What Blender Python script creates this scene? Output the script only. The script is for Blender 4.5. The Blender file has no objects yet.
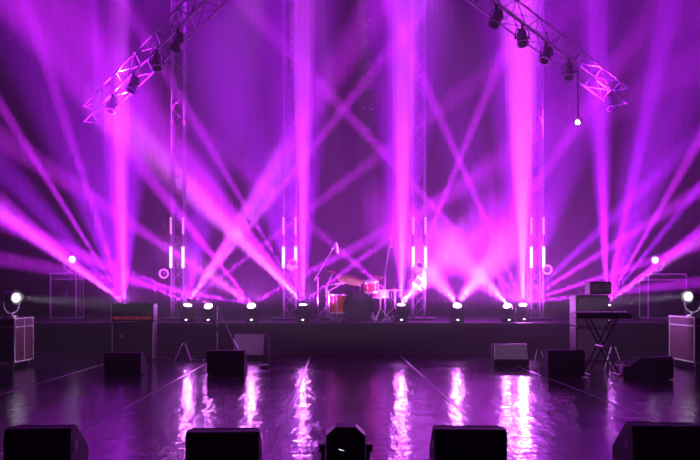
import bpy, bmesh, math, random
from mathutils import Vector, Matrix

random.seed(7)
SC = bpy.context.scene
COL = SC.collection
PI = math.pi

# ------------------------------------------------------------------ camera
FPX, CX, CY, EYE = 800.0, 333.0, 295.0, 1.3       # focal length and vanishing point in 700x460 pixels, eye height
cam_data = bpy.data.cameras.new('camera')
cam_data.sensor_width = 36.0
cam_data.lens = 36.0 * FPX / 700.0
cam_data.shift_x = (350.0 - CX) / 700.0
cam_data.shift_y = (CY - 230.0) / 700.0
cam_data.clip_end = 200
cam = bpy.data.objects.new('camera', cam_data)
COL.objects.link(cam)
cam.location = (0, 0, EYE)
cam.rotation_euler = (PI / 2, 0, 0)
SC.camera = cam


def at(px, py, d):
    """the point at distance d along the stage axis that the photo shows at px, py"""
    return Vector(((px - CX) * d / FPX, d, EYE + (CY - py) * d / FPX))


# ------------------------------------------------------------------ world: dark hall filled with thin stage haze
HAZE = 0.022
world = bpy.data.worlds.new('dark_hall')
SC.world = world
world.use_nodes = True
wn = world.node_tree
wn.nodes.clear()
wout = wn.nodes.new('ShaderNodeOutputWorld')
wbg = wn.nodes.new('ShaderNodeBackground')
wbg.inputs['Color'].default_value = (0, 0, 0, 1)
wbg.inputs['Strength'].default_value = 0
wvol = wn.nodes.new('ShaderNodeVolumeScatter')
wvol.inputs['Color'].default_value = (1, 1, 1, 1)
wvol.inputs['Density'].default_value = HAZE
wvol.inputs['Anisotropy'].default_value = 0.0
wn.links.new(wbg.outputs[0], wout.inputs['Surface'])
wn.links.new(wvol.outputs[0], wout.inputs['Volume'])

# ------------------------------------------------------------------ view
SC.view_settings.view_transform = 'Standard'
SC.view_settings.look = 'None'
SC.view_settings.gamma = 1.0
SC.view_settings.use_curve_mapping = False
SC.view_settings.exposure = 0.0
SC.cycles.volume_bounces = 0
SC.cycles.max_bounces = 5
SC.cycles.diffuse_bounces = 2
SC.cycles.glossy_bounces = 2
SC.cycles.use_denoising = True
SC.cycles.sample_clamp_indirect = 6.0
SC.cycles.caustics_reflective = False
SC.cycles.caustics_refractive = False


def spot(name, loc, target, half, power, color, blend=0.5, radius=0.03, parent=None):
    d = bpy.data.lights.new(name, 'SPOT')
    d.energy = power
    d.color = color
    d.spot_size = math.radians(max(1.0, half * 2))
    d.spot_blend = blend
    d.shadow_soft_size = radius
    o = bpy.data.objects.new(name, d)
    COL.objects.link(o)
    loc, target = Vector(loc), Vector(target)
    if parent:
        o.parent = parent
        o.location = loc - parent.location
    else:
        o.location = loc
    o.rotation_euler = (target - loc).to_track_quat('-Z', 'Y').to_euler()
    return o


# ------------------------------------------------------------------ materials
MATS = {}


def material(name, color, rough=0.5, metal=0.0, var=0.15, scale=12.0, bump=0.0, bump_scale=80.0,
             emit=None, emit_strength=0.0, spec=0.5):
    m = bpy.data.materials.new(name)
    m.use_nodes = True
    nt = m.node_tree
    b = nt.nodes['Principled BSDF']
    b.inputs['Roughness'].default_value = rough
    b.inputs['Metallic'].default_value = metal
    b.inputs['Specular IOR Level'].default_value = spec
    tc = nt.nodes.new('ShaderNodeTexCoord')
    n = nt.nodes.new('ShaderNodeTexNoise')
    n.inputs['Scale'].default_value = scale
    n.inputs['Detail'].default_value = 4
    nt.links.new(tc.outputs['Object'], n.inputs['Vector'])
    r = nt.nodes.new('ShaderNodeValToRGB')
    c0 = [max(0, c * (1 - var)) for c in color]
    c1 = [min(1, c * (1 + var)) for c in color]
    r.color_ramp.elements[0].color = (*c0, 1)
    r.color_ramp.elements[1].color = (*c1, 1)
    r.color_ramp.elements[0].position = 0.3
    r.color_ramp.elements[1].position = 0.7
    nt.links.new(n.outputs['Fac'], r.inputs['Fac'])
    nt.links.new(r.outputs['Color'], b.inputs['Base Color'])
    if bump > 0:
        n2 = nt.nodes.new('ShaderNodeTexNoise')
        n2.inputs['Scale'].default_value = bump_scale
        nt.links.new(tc.outputs['Object'], n2.inputs['Vector'])
        bp = nt.nodes.new('ShaderNodeBump')
        bp.inputs['Strength'].default_value = bump
        bp.inputs['Distance'].default_value = 0.01
        nt.links.new(n2.outputs['Fac'], bp.inputs['Height'])
        nt.links.new(bp.outputs['Normal'], b.inputs['Normal'])
    if emit:
        b.inputs['Emission Color'].default_value = (*emit, 1)
        b.inputs['Emission Strength'].default_value = emit_strength
        m.cycles.emission_sampling = 'NONE'      # small glowing faces: found by reflection, not sampled as lamps
    MATS[name] = m
    return m


def grille_material(name, color, rough=0.55, holes=110.0):
    """perforated steel grille: dark round holes in a regular grid"""
    m = bpy.data.materials.new(name)
    m.use_nodes = True
    nt = m.node_tree
    b = nt.nodes['Principled BSDF']
    b.inputs['Roughness'].default_value = rough
    b.inputs['Metallic'].default_value = 0.3
    tc = nt.nodes.new('ShaderNodeTexCoord')
    v = nt.nodes.new('ShaderNodeTexVoronoi')
    v.inputs['Scale'].default_value = holes
    v.inputs['Randomness'].default_value = 0.15
    nt.links.new(tc.outputs['Object'], v.inputs['Vector'])
    r = nt.nodes.new('ShaderNodeValToRGB')
    r.color_ramp.elements[0].position = 0.30
    r.color_ramp.elements[0].color = (*[c * 0.35 for c in color], 1)
    r.color_ramp.elements[1].position = 0.42
    r.color_ramp.elements[1].color = (*color, 1)
    nt.links.new(v.outputs['Distance'], r.inputs['Fac'])
    nt.links.new(r.outputs['Color'], b.inputs['Base Color'])
    MATS[name] = m
    return m


def floor_material(name):
    """worn black dance floor vinyl: glossy, creased across the rolls, scuffed dull in bands"""
    m = bpy.data.materials.new(name)
    m.use_nodes = True
    nt = m.node_tree
    L = nt.links.new
    b = nt.nodes['Principled BSDF']
    b.inputs['Specular IOR Level'].default_value = 0.75
    tc = nt.nodes.new('ShaderNodeTexCoord')
    info = nt.nodes.new('ShaderNodeObjectInfo')
    off = nt.nodes.new('ShaderNodeVectorMath')
    off.operation = 'MULTIPLY_ADD'
    cmb = nt.nodes.new('ShaderNodeCombineXYZ')
    L(info.outputs['Random'], cmb.inputs[0])
    L(info.outputs['Random'], cmb.inputs[1])
    off.inputs[1].default_value = (20, 37, 0)
    L(cmb.outputs[0], off.inputs[0])
    L(tc.outputs['Object'], off.inputs[2])
    # large wear
    n1 = nt.nodes.new('ShaderNodeTexNoise')
    n1.inputs['Scale'].default_value = 1.1
    n1.inputs['Detail'].default_value = 6
    n1.inputs['Roughness'].default_value = 0.65
    L(off.outputs[0], n1.inputs['Vector'])
    rr = nt.nodes.new('ShaderNodeMapRange')
    rr.inputs['From Min'].default_value = 0.3
    rr.inputs['From Max'].default_value = 0.75
    rr.inputs['To Min'].default_value = 0.09
    rr.inputs['To Max'].default_value = 0.22
    L(n1.outputs['Fac'], rr.inputs['Value'])
    L(rr.outputs[0], b.inputs['Roughness'])
    cr = nt.nodes.new('ShaderNodeValToRGB')
    cr.color_ramp.elements[0].position = 0.35
    cr.color_ramp.elements[0].color = (0.016, 0.014, 0.018, 1)
    cr.color_ramp.elements[1].position = 0.75
    cr.color_ramp.elements[1].color = (0.085, 0.075, 0.088, 1)
    L(n1.outputs['Fac'], cr.inputs['Fac'])
    L(cr.outputs[0], b.inputs['Base Color'])
    # creases lying across the rolls
    mp = nt.nodes.new('ShaderNodeMapping')
    mp.inputs['Scale'].default_value = (0.7, 2.4, 1.0)
    L(off.outputs[0], mp.inputs['Vector'])
    n2 = nt.nodes.new('ShaderNodeTexNoise')
    n2.inputs['Scale'].default_value = 1.6
    n2.inputs['Detail'].default_value = 5
    n2.inputs['Roughness'].default_value = 0.6
    L(mp.outputs[0], n2.inputs['Vector'])
    n3 = nt.nodes.new('ShaderNodeTexNoise')
    n3.inputs['Scale'].default_value = 7.0
    n3.inputs['Detail'].default_value = 3
    mp3 = nt.nodes.new('ShaderNodeMapping')
    mp3.inputs['Scale'].default_value = (1.0, 0.3, 1.0)
    L(off.outputs[0], mp3.inputs['Vector'])
    L(mp3.outputs[0], n3.inputs['Vector'])
    b1 = nt.nodes.new('ShaderNodeBump')
    b1.inputs['Strength'].default_value = 0.8
    b1.inputs['Distance'].default_value = 0.02
    L(n2.outputs['Fac'], b1.inputs['Height'])
    b2 = nt.nodes.new('ShaderNodeBump')
    b2.inputs['Strength'].default_value = 0.5
    b2.inputs['Distance'].default_value = 0.02
    L(n3.outputs['Fac'], b2.inputs['Height'])
    L(b1.outputs['Normal'], b2.inputs['Normal'])
    L(b2.outputs['Normal'], b.inputs['Normal'])
    MATS[name] = m
    return m


floor_material('dance_vinyl')
material('floor_base', (0.01, 0.01, 0.012), 0.6)
material('seam_tape', (0.20, 0.17, 0.21), 0.33, var=0.2, scale=6)
material('black_drape', (0.0035, 0.0025, 0.0045), 0.95, var=0.3, scale=3, bump=0.2, bump_scale=30, spec=0.1)
material('hall_black', (0.006, 0.005, 0.008), 0.95, var=0.2, scale=2, spec=0.05)
material('riser_skirt', (0.011, 0.007, 0.014), 0.85, var=0.3, scale=4, bump=0.2, bump_scale=40, spec=0.2)
material('riser_deck', (0.03, 0.026, 0.034), 0.55, var=0.3, scale=8, bump=0.1)
material('riser_rail', (0.16, 0.06, 0.10), 0.45, 0.3, var=0.2)
material('black_plastic', (0.012, 0.011, 0.014), 0.42, var=0.25, bump=0.1)
material('black_paint', (0.008, 0.007, 0.009), 0.6, var=0.3, scale=20, bump=0.25, bump_scale=160, spec=0.3)
material('black_tolex', (0.016, 0.014, 0.018), 0.6, var=0.3, scale=40, bump=0.3, bump_scale=220, spec=0.35)
material('black_steel', (0.02, 0.019, 0.023), 0.35, 0.7, var=0.2)
material('aluminium', (0.72, 0.70, 0.74), 0.32, 1.0, var=0.1, scale=20)
material('truss_aluminium', (0.20, 0.19, 0.21), 0.5, 0.2, var=0.15, scale=10)
material('chrome', (0.85, 0.84, 0.88), 0.3, 0.6, var=0.05)
material('white_edge', (0.90, 0.88, 0.92), 0.4, 0.2, var=0.1)
material('case_panel', (0.085, 0.03, 0.03), 0.5, var=0.25, scale=6, bump=0.1)
material('case_dark', (0.016, 0.012, 0.018), 0.5, var=0.25, scale=6)
material('amp_panel_red', (0.20, 0.02, 0.04), 0.4, emit=(1.0, 0.10, 0.22), emit_strength=0.11)
material('pilot_red', (0.6, 0.03, 0.03), 0.3, emit=(1.0, 0.08, 0.08), emit_strength=1.2)
material('grille_cloth', (0.035, 0.03, 0.038), 0.8, var=0.35, scale=90, bump=0.2, bump_scale=250, spec=0.2)
grille_material('pale_grille', (0.80, 0.72, 0.78))
grille_material('dark_grille', (0.05, 0.045, 0.055))
material('bass_grille', (0.30, 0.25, 0.31), 0.7, var=0.5, scale=60, bump=0.3, bump_scale=150)
material('logo_white', (0.75, 0.72, 0.75), 0.4)
material('drum_wrap', (0.42, 0.07, 0.035), 0.18, var=0.4, scale=25)
material('drum_head_black', (0.02, 0.012, 0.024), 0.4, var=0.2)
material('drum_head_white', (0.75, 0.72, 0.74), 0.5, var=0.08)
material('cymbal_bronze', (0.85, 0.60, 0.34), 0.34, 0.55, var=0.15, scale=30)
material('rubber', (0.012, 0.012, 0.012), 0.8)
material('key_white', (0.75, 0.74, 0.76), 0.35)
material('key_black', (0.015, 0.015, 0.016), 0.3)
material('purple_case', (0.16, 0.03, 0.16), 0.5)
material('cable_black', (0.012, 0.012, 0.014), 0.5)
material('lens_hot', (1, 0.9, 1), 0.2, emit=(1.0, 0.6, 1.0), emit_strength=14)
material('lens_mid', (1, 0.9, 1), 0.2, emit=(1.0, 0.72, 1.0), emit_strength=9)
material('lens_white', (1, 1, 1), 0.2, emit=(0.92, 0.95, 1.0), emit_strength=9)
material('lens_dark', (0.10, 0.09, 0.13), 0.08, var=0.1)
material('display_led', (0.9, 0.9, 1), 0.3, emit=(0.80, 0.80, 1.0), emit_strength=4)
material('painted_glow', (0.95, 0.9, 0.95), 0.4, emit=(1.0, 0.72, 1.0), emit_strength=1.8)  # emission stands in for strong light falling on the tower chords
material('painted_glow_dim', (0.9, 0.8, 0.9), 0.4, emit=(1.0, 0.60, 1.0), emit_strength=0.35)  # weaker painted glow for the less brightly lit chord stretch


# ------------------------------------------------------------------ mesh helpers
def box(bm, c, s, rot=None, bevel=0.0):
    mat = Matrix.Translation(Vector(c))
    if rot is not None:
        mat = mat @ rot.to_4x4()
    r = bmesh.ops.create_cube(bm, size=1.0)
    vs = r['verts']
    bmesh.ops.scale(bm, vec=Vector(s), verts=vs)
    if bevel > 0:
        es = list({e for v in vs for e in v.link_edges})
        rb = bmesh.ops.bevel(bm, geom=vs + es, offset=bevel, segments=2, affect='EDGES', profile=0.5)
        vs = list({v for f in rb['faces'] for v in f.verts} | {v for v in vs if v.is_valid})
    bmesh.ops.transform(bm, matrix=mat, verts=vs)
    return vs


def tube(bm, a, b, r, seg=8, r2=None, cap=True):
    a, b = Vector(a), Vector(b)
    d = b - a
    L = d.length
    if L < 1e-6:
        return
    m = Matrix.Translation((a + b) / 2) @ d.to_track_quat('Z', 'Y').to_matrix().to_4x4()
    bmesh.ops.create_cone(bm, cap_ends=cap, cap_tris=False, segments=seg, radius1=r,
                          radius2=r if r2 is None else r2, depth=L, matrix=m)


def path(bm, pts, r, seg=6):
    """a round bar bent through pts"""
    pts = [Vector(p) for p in pts]
    rings = []
    up = Vector((0.123, 0.456, 0.88)).normalized()
    for i, p in enumerate(pts):
        t = (pts[min(i + 1, len(pts) - 1)] - pts[max(i - 1, 0)]).normalized()
        u = t.cross(up).normalized()
        v = t.cross(u)
        rings.append([bm.verts.new(p + (u * math.cos(k * 2 * PI / seg) + v * math.sin(k * 2 * PI / seg)) * r)
                      for k in range(seg)])
    for i in range(len(rings) - 1):
        for k in range(seg):
            bm.faces.new((rings[i][k], rings[i][(k + 1) % seg], rings[i + 1][(k + 1) % seg], rings[i + 1][k]))
    bm.faces.new(rings[0])
    bm.faces.new(rings[-1])


def lathe(bm, prof, seg=24, matrix=None):
    """prof: (radius, z) pairs turned about z"""
    rings = []
    for r, z in prof:
        if r < 1e-5:
            rings.append([bm.verts.new((0, 0, z))])
        else:
            rings.append([bm.verts.new((r * math.cos(2 * PI * k / seg), r * math.sin(2 * PI * k / seg), z))
                          for k in range(seg)])
    for A, B in zip(rings, rings[1:]):
        for k in range(seg):
            k2 = (k + 1) % seg
            if len(A) == 1 and len(B) == 1:
                continue
            if len(A) == 1:
                bm.faces.new((A[0], B[k], B[k2]))
            elif len(B) == 1:
                bm.faces.new((A[k], A[k2], B[0]))
            else:
                bm.faces.new((A[k], A[k2], B[k2], B[k]))
    if matrix is not None:
        bmesh.ops.transform(bm, matrix=matrix, verts=[v for r in rings for v in r])


def prism(bm, prof, x0, x1, plane='yz'):
    """a closed outline (y, z) pushed from x0 to x1"""
    a = [bm.verts.new((x0, y, z)) for y, z in prof]
    b = [bm.verts.new((x1, y, z)) for y, z in prof]
    n = len(prof)
    bm.faces.new(a)
    bm.faces.new(b[::-1])
    for i in range(n):
        j = (i + 1) % n
        bm.faces.new((a[j], a[i], b[i], b[j]))


def mesh(name, build, smooth=False):
    bm = bmesh.new()
    build(bm)
    bmesh.ops.recalc_face_normals(bm, faces=bm.faces)
    me = bpy.data.meshes.new(name)
    bm.to_mesh(me)
    bm.free()
    if smooth:
        for p in me.polygons:
            p.use_smooth = True
        try:
            me.set_sharp_from_angle(angle=math.radians(35))
        except Exception:
            pass
    return me


def put(name, me, mat, parent=None, loc=(0, 0, 0), rot=(0, 0, 0)):
    o = bpy.data.objects.new(name, me)
    if mat and not me.materials:
        me.materials.append(MATS[mat])
    COL.objects.link(o)
    if mat and me.materials[0] is not MATS[mat]:
        o.material_slots[0].link = 'OBJECT'
        o.material_slots[0].material = MATS[mat]
    o.parent = parent
    o.location = loc
    o.rotation_euler = rot
    return o


def part(name, build, mat, parent=None, smooth=False, loc=(0, 0, 0), rot=(0, 0, 0)):
    return put(name, mesh(name, build, smooth), mat, parent, loc, rot)


def tag(o, label, cat, group=None, kind=None):
    o['label'] = label
    o['category'] = cat
    if group:
        o['group'] = group
    if kind:
        o['kind'] = kind
    return o


def thing(name, label, cat, loc=(0, 0, 0), rz=0.0, group=None):
    o = bpy.data.objects.new(name, None)
    o.empty_display_size = 0.1
    COL.objects.link(o)
    o.location = loc
    o.rotation_euler = (0, 0, rz)
    return tag(o, label, cat, group)


def copy_tree(src, parent=None):
    c = src.copy()
    COL.objects.link(c)
    c.parent = parent
    for ch in list(src.children):
        copy_tree(ch, c)
    return c


def structure(o):
    o['kind'] = 'structure'
    return o


# ------------------------------------------------------------------ the hall
BACK, SIDE, TOP, FRONT = 24.6, 14.0, 13.0, -6.0
floor = structure(part('floor', lambda bm: box(bm, (0, (BACK + FRONT) / 2, -0.105), (2 * SIDE, BACK - FRONT, 0.2)), 'floor_base'))
ROLL = 1.92
seam0 = -2.40
RISER_Y, RISER_Z = 17.2, 0.70
roll_me = mesh('dance_floor_roll', lambda bm: box(bm, (0, 0, 0), (ROLL - 0.008, RISER_Y + 4.0, 0.005)))
tape_me = mesh('seam_tape', lambda bm: box(bm, (0, 0, 0), (0.04, RISER_Y + 4.0, 0.001)))
for k in range(-4, 8):
    put('dance_floor_roll', roll_me, 'dance_vinyl', floor, (seam0 + (k - 0.5) * ROLL, RISER_Y / 2 - 2.0, -0.0025))
    if k < 7:
        put('seam_tape', tape_me, 'seam_tape', floor, (seam0 + k * ROLL, RISER_Y / 2 - 2.0, 0.0005))
structure(part('wall_back', lambda bm: box(bm, (0, BACK + 0.1, TOP / 2), (2 * SIDE, 0.2, TOP)), 'hall_black'))
structure(part('wall_left', lambda bm: box(bm, (-SIDE - 0.1, (BACK + FRONT) / 2, TOP / 2), (0.2, BACK - FRONT, TOP)), 'hall_black'))
structure(part('wall_right', lambda bm: box(bm, (SIDE + 0.1, (BACK + FRONT) / 2, TOP / 2), (0.2, BACK - FRONT, TOP)), 'hall_black'))
structure(part('ceiling', lambda bm: box(bm, (0, (BACK + FRONT) / 2, TOP + 0.1), (2 * SIDE, BACK - FRONT, 0.2)), 'hall_black'))


def drape_build(w, h, folds, depth):
    def f(bm):
        n = folds * 8
        cols = []
        for i in range(n + 1):
            u = i / n
            ph = u * folds * 2 * PI
            y = depth * (math.sin(ph) + 0.35 * math.sin(ph * 0.5 + 1.1))
            x = (u - 0.5) * w + 0.25 * depth * math.sin(2 * ph)
            cols.append([(x, y * (0.75 + 0.25 * (1 - z / h)), z) for z in (0, h * 0.5, h)])
        for side in (0, 1):
            vs = [[bm.verts.new((x, y + 0.02 * side, z)) for x, y, z in c] for c in cols]
            for i in range(n):
                for j in range(2):
                    bm.faces.new((vs[i][j], vs[i + 1][j], vs[i + 1][j + 1], vs[i][j + 1]))
    return f


drape_me = mesh('stage_drape', drape_build(2.78, 11.6, 9, 0.09), True)
for k in range(8):
    d = put('stage_drape', drape_me, 'black_drape', None, (-9.8 + 2.8 * k, BACK - 0.35, 0.0))
    tag(d, 'tall black pleated drape panel hanging behind ' + (
        'the riser road case near the guitar amp', 'the guitar amp stack', 'the outer truss tower by the guitar amp', 'the floor tom side truss tower',
        'the drum kit', 'the lamp between hi-hat side tower and bass tower', 'the bass amp stack', 'the riser road case near the bass stack')[k],
        'curtain', 'back drapes')
leg_me = mesh('wing_drape', drape_build(2.4, 10.9, 8, 0.08), True)
for sx in (-1, 1):
    d = put('wing_drape', leg_me, 'black_drape', None, (sx * 10.2, 21.9, RISER_Z))
    tag(d, 'tall black masking drape in the wing on the ' + ('guitar amp' if sx < 0 else 'bass stack') + ' side of the riser', 'curtain', 'wing drapes')

# ------------------------------------------------------------------ riser across the stage
riser = thing('stage_riser', 'long low black riser across the stage under drum kit and lamps', 'riser', (0, RISER_Y, 0))
MOD = 1.09
deck_me = mesh('deck_panel', lambda bm: box(bm, (0, 3.2, RISER_Z - 0.03), (MOD - 0.006, 6.4, 0.06), bevel=0.004))
skirt_me = mesh('skirt_panel', lambda bm: box(bm, (0, 0.06, (RISER_Z - 0.06) / 2), (MOD - 0.008, 0.05, RISER_Z - 0.06)))
rail_me = mesh('foot_rail', lambda bm: box(bm, (0, 0.02, 0.045), (MOD - 0.03, 0.03, 0.025), bevel=0.005))
for k in range(-9, 10):
    x = (355 - CX) * RISER_Y / FPX + (k + 0.5) * MOD
    put('deck_panel', deck_me, 'riser_deck', riser, (x, 0, 0))
    put('skirt_panel', skirt_me, 'riser_skirt', riser, (x, 0, 0))
    put('foot_rail', rail_me, 'riser_rail', riser, (x, 0, 0))

# ------------------------------------------------------------------ trusses
CHORD = 0.019


def unit_bar(bm, r=0.010):
    tube(bm, (0, 0, -0.5), (0, 0, 0.5), r, 6)


brace_me = mesh('brace', unit_bar)
chord_me = mesh('chord', lambda bm: unit_bar(bm, CHORD))


def bar(name, me, a, b, parent, mat='truss_aluminium'):
    a, b = Vector(a), Vector(b)
    o = put(name, me, mat, parent, (a + b) / 2)
    o.rotation_euler = (b - a).to_track_quat('Z', 'Y').to_euler()
    o.scale = (1, 1, (b - a).length)
    return o


def truss(name, label, cat, A, B, width, bay, group=None, up=Vector((0, 0, 1)), faces=(0, 1, 2, 3)):
    A, B = Vector(A), Vector(B)
    d = (B - A)
    L = d.length
    d.normalize()
    u = d.cross(up).normalized()
    v = u.cross(d).normalized()
    root = thing(name, label, cat, A, 0, group)
    h = width / 2
    cs = [u * h + v * h, u * h - v * h, -u * h - v * h, -u * h + v * h]
    for c in cs:
        bar('chord', chord_me, c, c + d * L, root)
    n = max(1, round(L / bay))
    s = L / n
    for i in range(n):
        for f in faces:
            p, q = cs[f], cs[(f + 1) % 4]
            if (i + f) % 2:
                p, q = q, p
            bar('brace', brace_me, p + d * s * i, q + d * s * (i + 1), root)
    for f in range(4):
        for t in (0, L):
            bar('end_bar', brace_me, cs[f] + d * t, cs[(f + 1) % 4] + d * t, root)
    return root, cs, d


TOWER_D = 19.2
TW = 0.29
TOWER_TOP = 9.3
tower_px = [(178.5, 'outer tower beside the amplifier stack of the drum kit'), (290, ''), (418.5, ''), (535.5, '')]
tower_labels = ['square aluminium truss tower between guitar amp stack and the neighbouring truss tower',
                'square aluminium truss tower just beside the drum kit floor tom',
                'square aluminium truss tower beside the drum kit hi-hat stand',
                'square aluminium truss tower between the drum side tower and tall bass stack']
plate_me = mesh('base_plate', lambda bm: box(bm, (0, 0, 0.0125), (0.62, 0.62, 0.025), bevel=0.004))
joint_me = mesh('joint_collar', lambda bm: tube(bm, (0, 0, -0.06), (0, 0, 0.06), 0.034, 10))
glow_me = mesh('painted_glow', lambda bm: tube(bm, (0, 0, -0.25), (0, 0, 0.25), 0.034, 12), True)
glow_dim_me = mesh('painted_glow_short', lambda bm: tube(bm, (0, 0, -0.2), (0, 0, 0.2), 0.026, 12), True)
towers = []
for (px, _), lab in zip(tower_px, tower_labels):
    p = at(px, 320, TOWER_D)
    p.z = RISER_Z
    root, cs, d = truss('truss_tower', lab, 'truss', p + Vector((0, 0, 0.025)), (p.x, p.y, TOWER_TOP), TW, 0.30,
                        'truss towers on the riser', up=Vector((0, 1, 0)))
    put('base_plate', plate_me, 'black_steel', root, (0, 0, -0.025))
    for sy in (-1, 1):
        bar('outrigger', chord_me, (-0.42, sy * 0.24, 0.02), (0.42, sy * 0.24, 0.02), root, 'aluminium')
    for z in (1.76, 3.2, 4.7, 6.2, 7.6):
        for x in (-1, 1):
            for y in (-1, 1):
                put('joint_collar', joint_me, 'truss_aluminium', root, (x * TW / 2, y * TW / 2, z))
    for sx in (-1, 1):  # light on the front chords, put in as glowing sleeves
        put('painted_glow', glow_me, 'painted_glow', root, (sx * TW / 2, -TW / 2 - 0.05, 2.17 - RISER_Z))
        put('painted_glow', glow_dim_me, 'painted_glow_dim', root, (sx * TW / 2, -TW / 2 - 0.05, 2.92 - RISER_Z))
    towers.append(root)

# two sloping roof trusses that rise towards a peak over the stage front
LA, LB = at(91, 115, 18.0), at(215, -8, 14.2)
RA, RB = at(620, 97, 18.0), at(474, -14, 14.2)
LB = LA + (LB - LA) * 1.7
RB = RA + (RB - RA) * 1.7
trL = truss('roof_truss', 'aluminium box truss sloping up from the guitar amp side towards the roof', 'truss', LA, LB, 0.36, 0.42, 'sloping roof trusses')
trR = truss('roof_truss', 'aluminium box truss sloping up from the bass stack side towards the roof', 'truss', RA, RB, 0.36, 0.42, 'sloping roof trusses')
# cross truss higher up that joins the towers
truss('cross_truss', 'dark horizontal box truss across the tower tops over the drum kit', 'truss',
      (-4.6, TOWER_D, TOWER_TOP + 0.21), (5.9, TOWER_D, TOWER_TOP + 0.21), 0.34, 0.5)

# ------------------------------------------------------------------ moving heads on the riser
mh_base = mesh('base', lambda bm: (box(bm, (0, 0, 0.055), (0.27, 0.24, 0.09), bevel=0.015),
                                   [box(bm, (x, y, 0.006), (0.04, 0.04, 0.012)) for x in (-.1, .1) for y in (-.09, .09)]))
mh_display = mesh('display', lambda bm: box(bm, (0, -0.123, 0.058), (0.05, 0.008, 0.028), bevel=0.003))


HEAD_Z = 0.265


def yoke_build(bm):
    tube(bm, (0, 0, 0.10), (0, 0, 0.112), 0.10, 20)
    box(bm, (0, 0, 0.118), (0.28, 0.12, 0.02), bevel=0.006)
    for sx in (-1, 1):
        box(bm, (sx * 0.135, 0, 0.205), (0.04, 0.12, 0.19), bevel=0.014)
        tube(bm, (sx * 0.150, 0, HEAD_Z), (sx * 0.170, 0, HEAD_Z), 0.045, 16)


mh_yoke = mesh('yoke', yoke_build)


def head_build(bm):
    lathe(bm, [(0.0, -0.125), (0.065, -0.125), (0.095, -0.095), (0.107, -0.02), (0.102, 0.08), (0.108, 0.115),
               (0.108, 0.130), (0.092, 0.132), (0.090, 0.118), (0.0, 0.118)], 20)
    for k in range(8):
        a = k * PI / 4
        box(bm, (0.102 * math.cos(a), 0.102 * math.sin(a), -0.045), (0.014, 0.014, 0.08), Matrix.Rotation(a, 3, 'Z'))


mh_head = mesh('head', head_build, True)


def lens_build(bm):
    lathe(bm, [(0.0, 0.136), (0.05, 0.132), (0.088, 0.121), (0.0, 0.118)], 20)


mh_lens = mesh('lens', lens_build, True)
mh_lens_off = mesh('lens_unlit', lens_build, True)
VIOLET, PINK, HOT = (0.44, 0.006, 1.0), (0.64, 0.014, 1.0), (0.82, 0.12, 1.0)
POWER = 450000.0


def moving_head(name, label, loc, aim, lens='lens_hot', group=None, cat='stage light', lens_me=None):
    loc = Vector(loc)
    root = thing(name, label, cat, loc, 0, group)
    d = (Vector(aim) - (loc + Vector((0, 0, HEAD_Z)))).normalized()
    pan = math.atan2(d.y, d.x) - PI / 2 if abs(d.x) + abs(d.y) > 1e-3 else 0.0
    pan = (pan + PI / 2) % PI - PI / 2
    b = put('base', mh_base, 'black_plastic', root)
    put('display', mh_display, 'display_led', b)
    put('yoke', mh_yoke, 'black_plastic', root, (0, 0, 0), (0, 0, pan))
    h = put('head', mh_head, 'black_plastic', root, (0, 0, HEAD_Z))
    h.rotation_euler = d.to_track_quat('Z', 'Y').to_euler()
    put('lens', lens_me or mh_lens, lens, h)
    return root, loc + Vector((0, 0, HEAD_Z)) + d * 0.15


FD = 17.6
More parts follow.
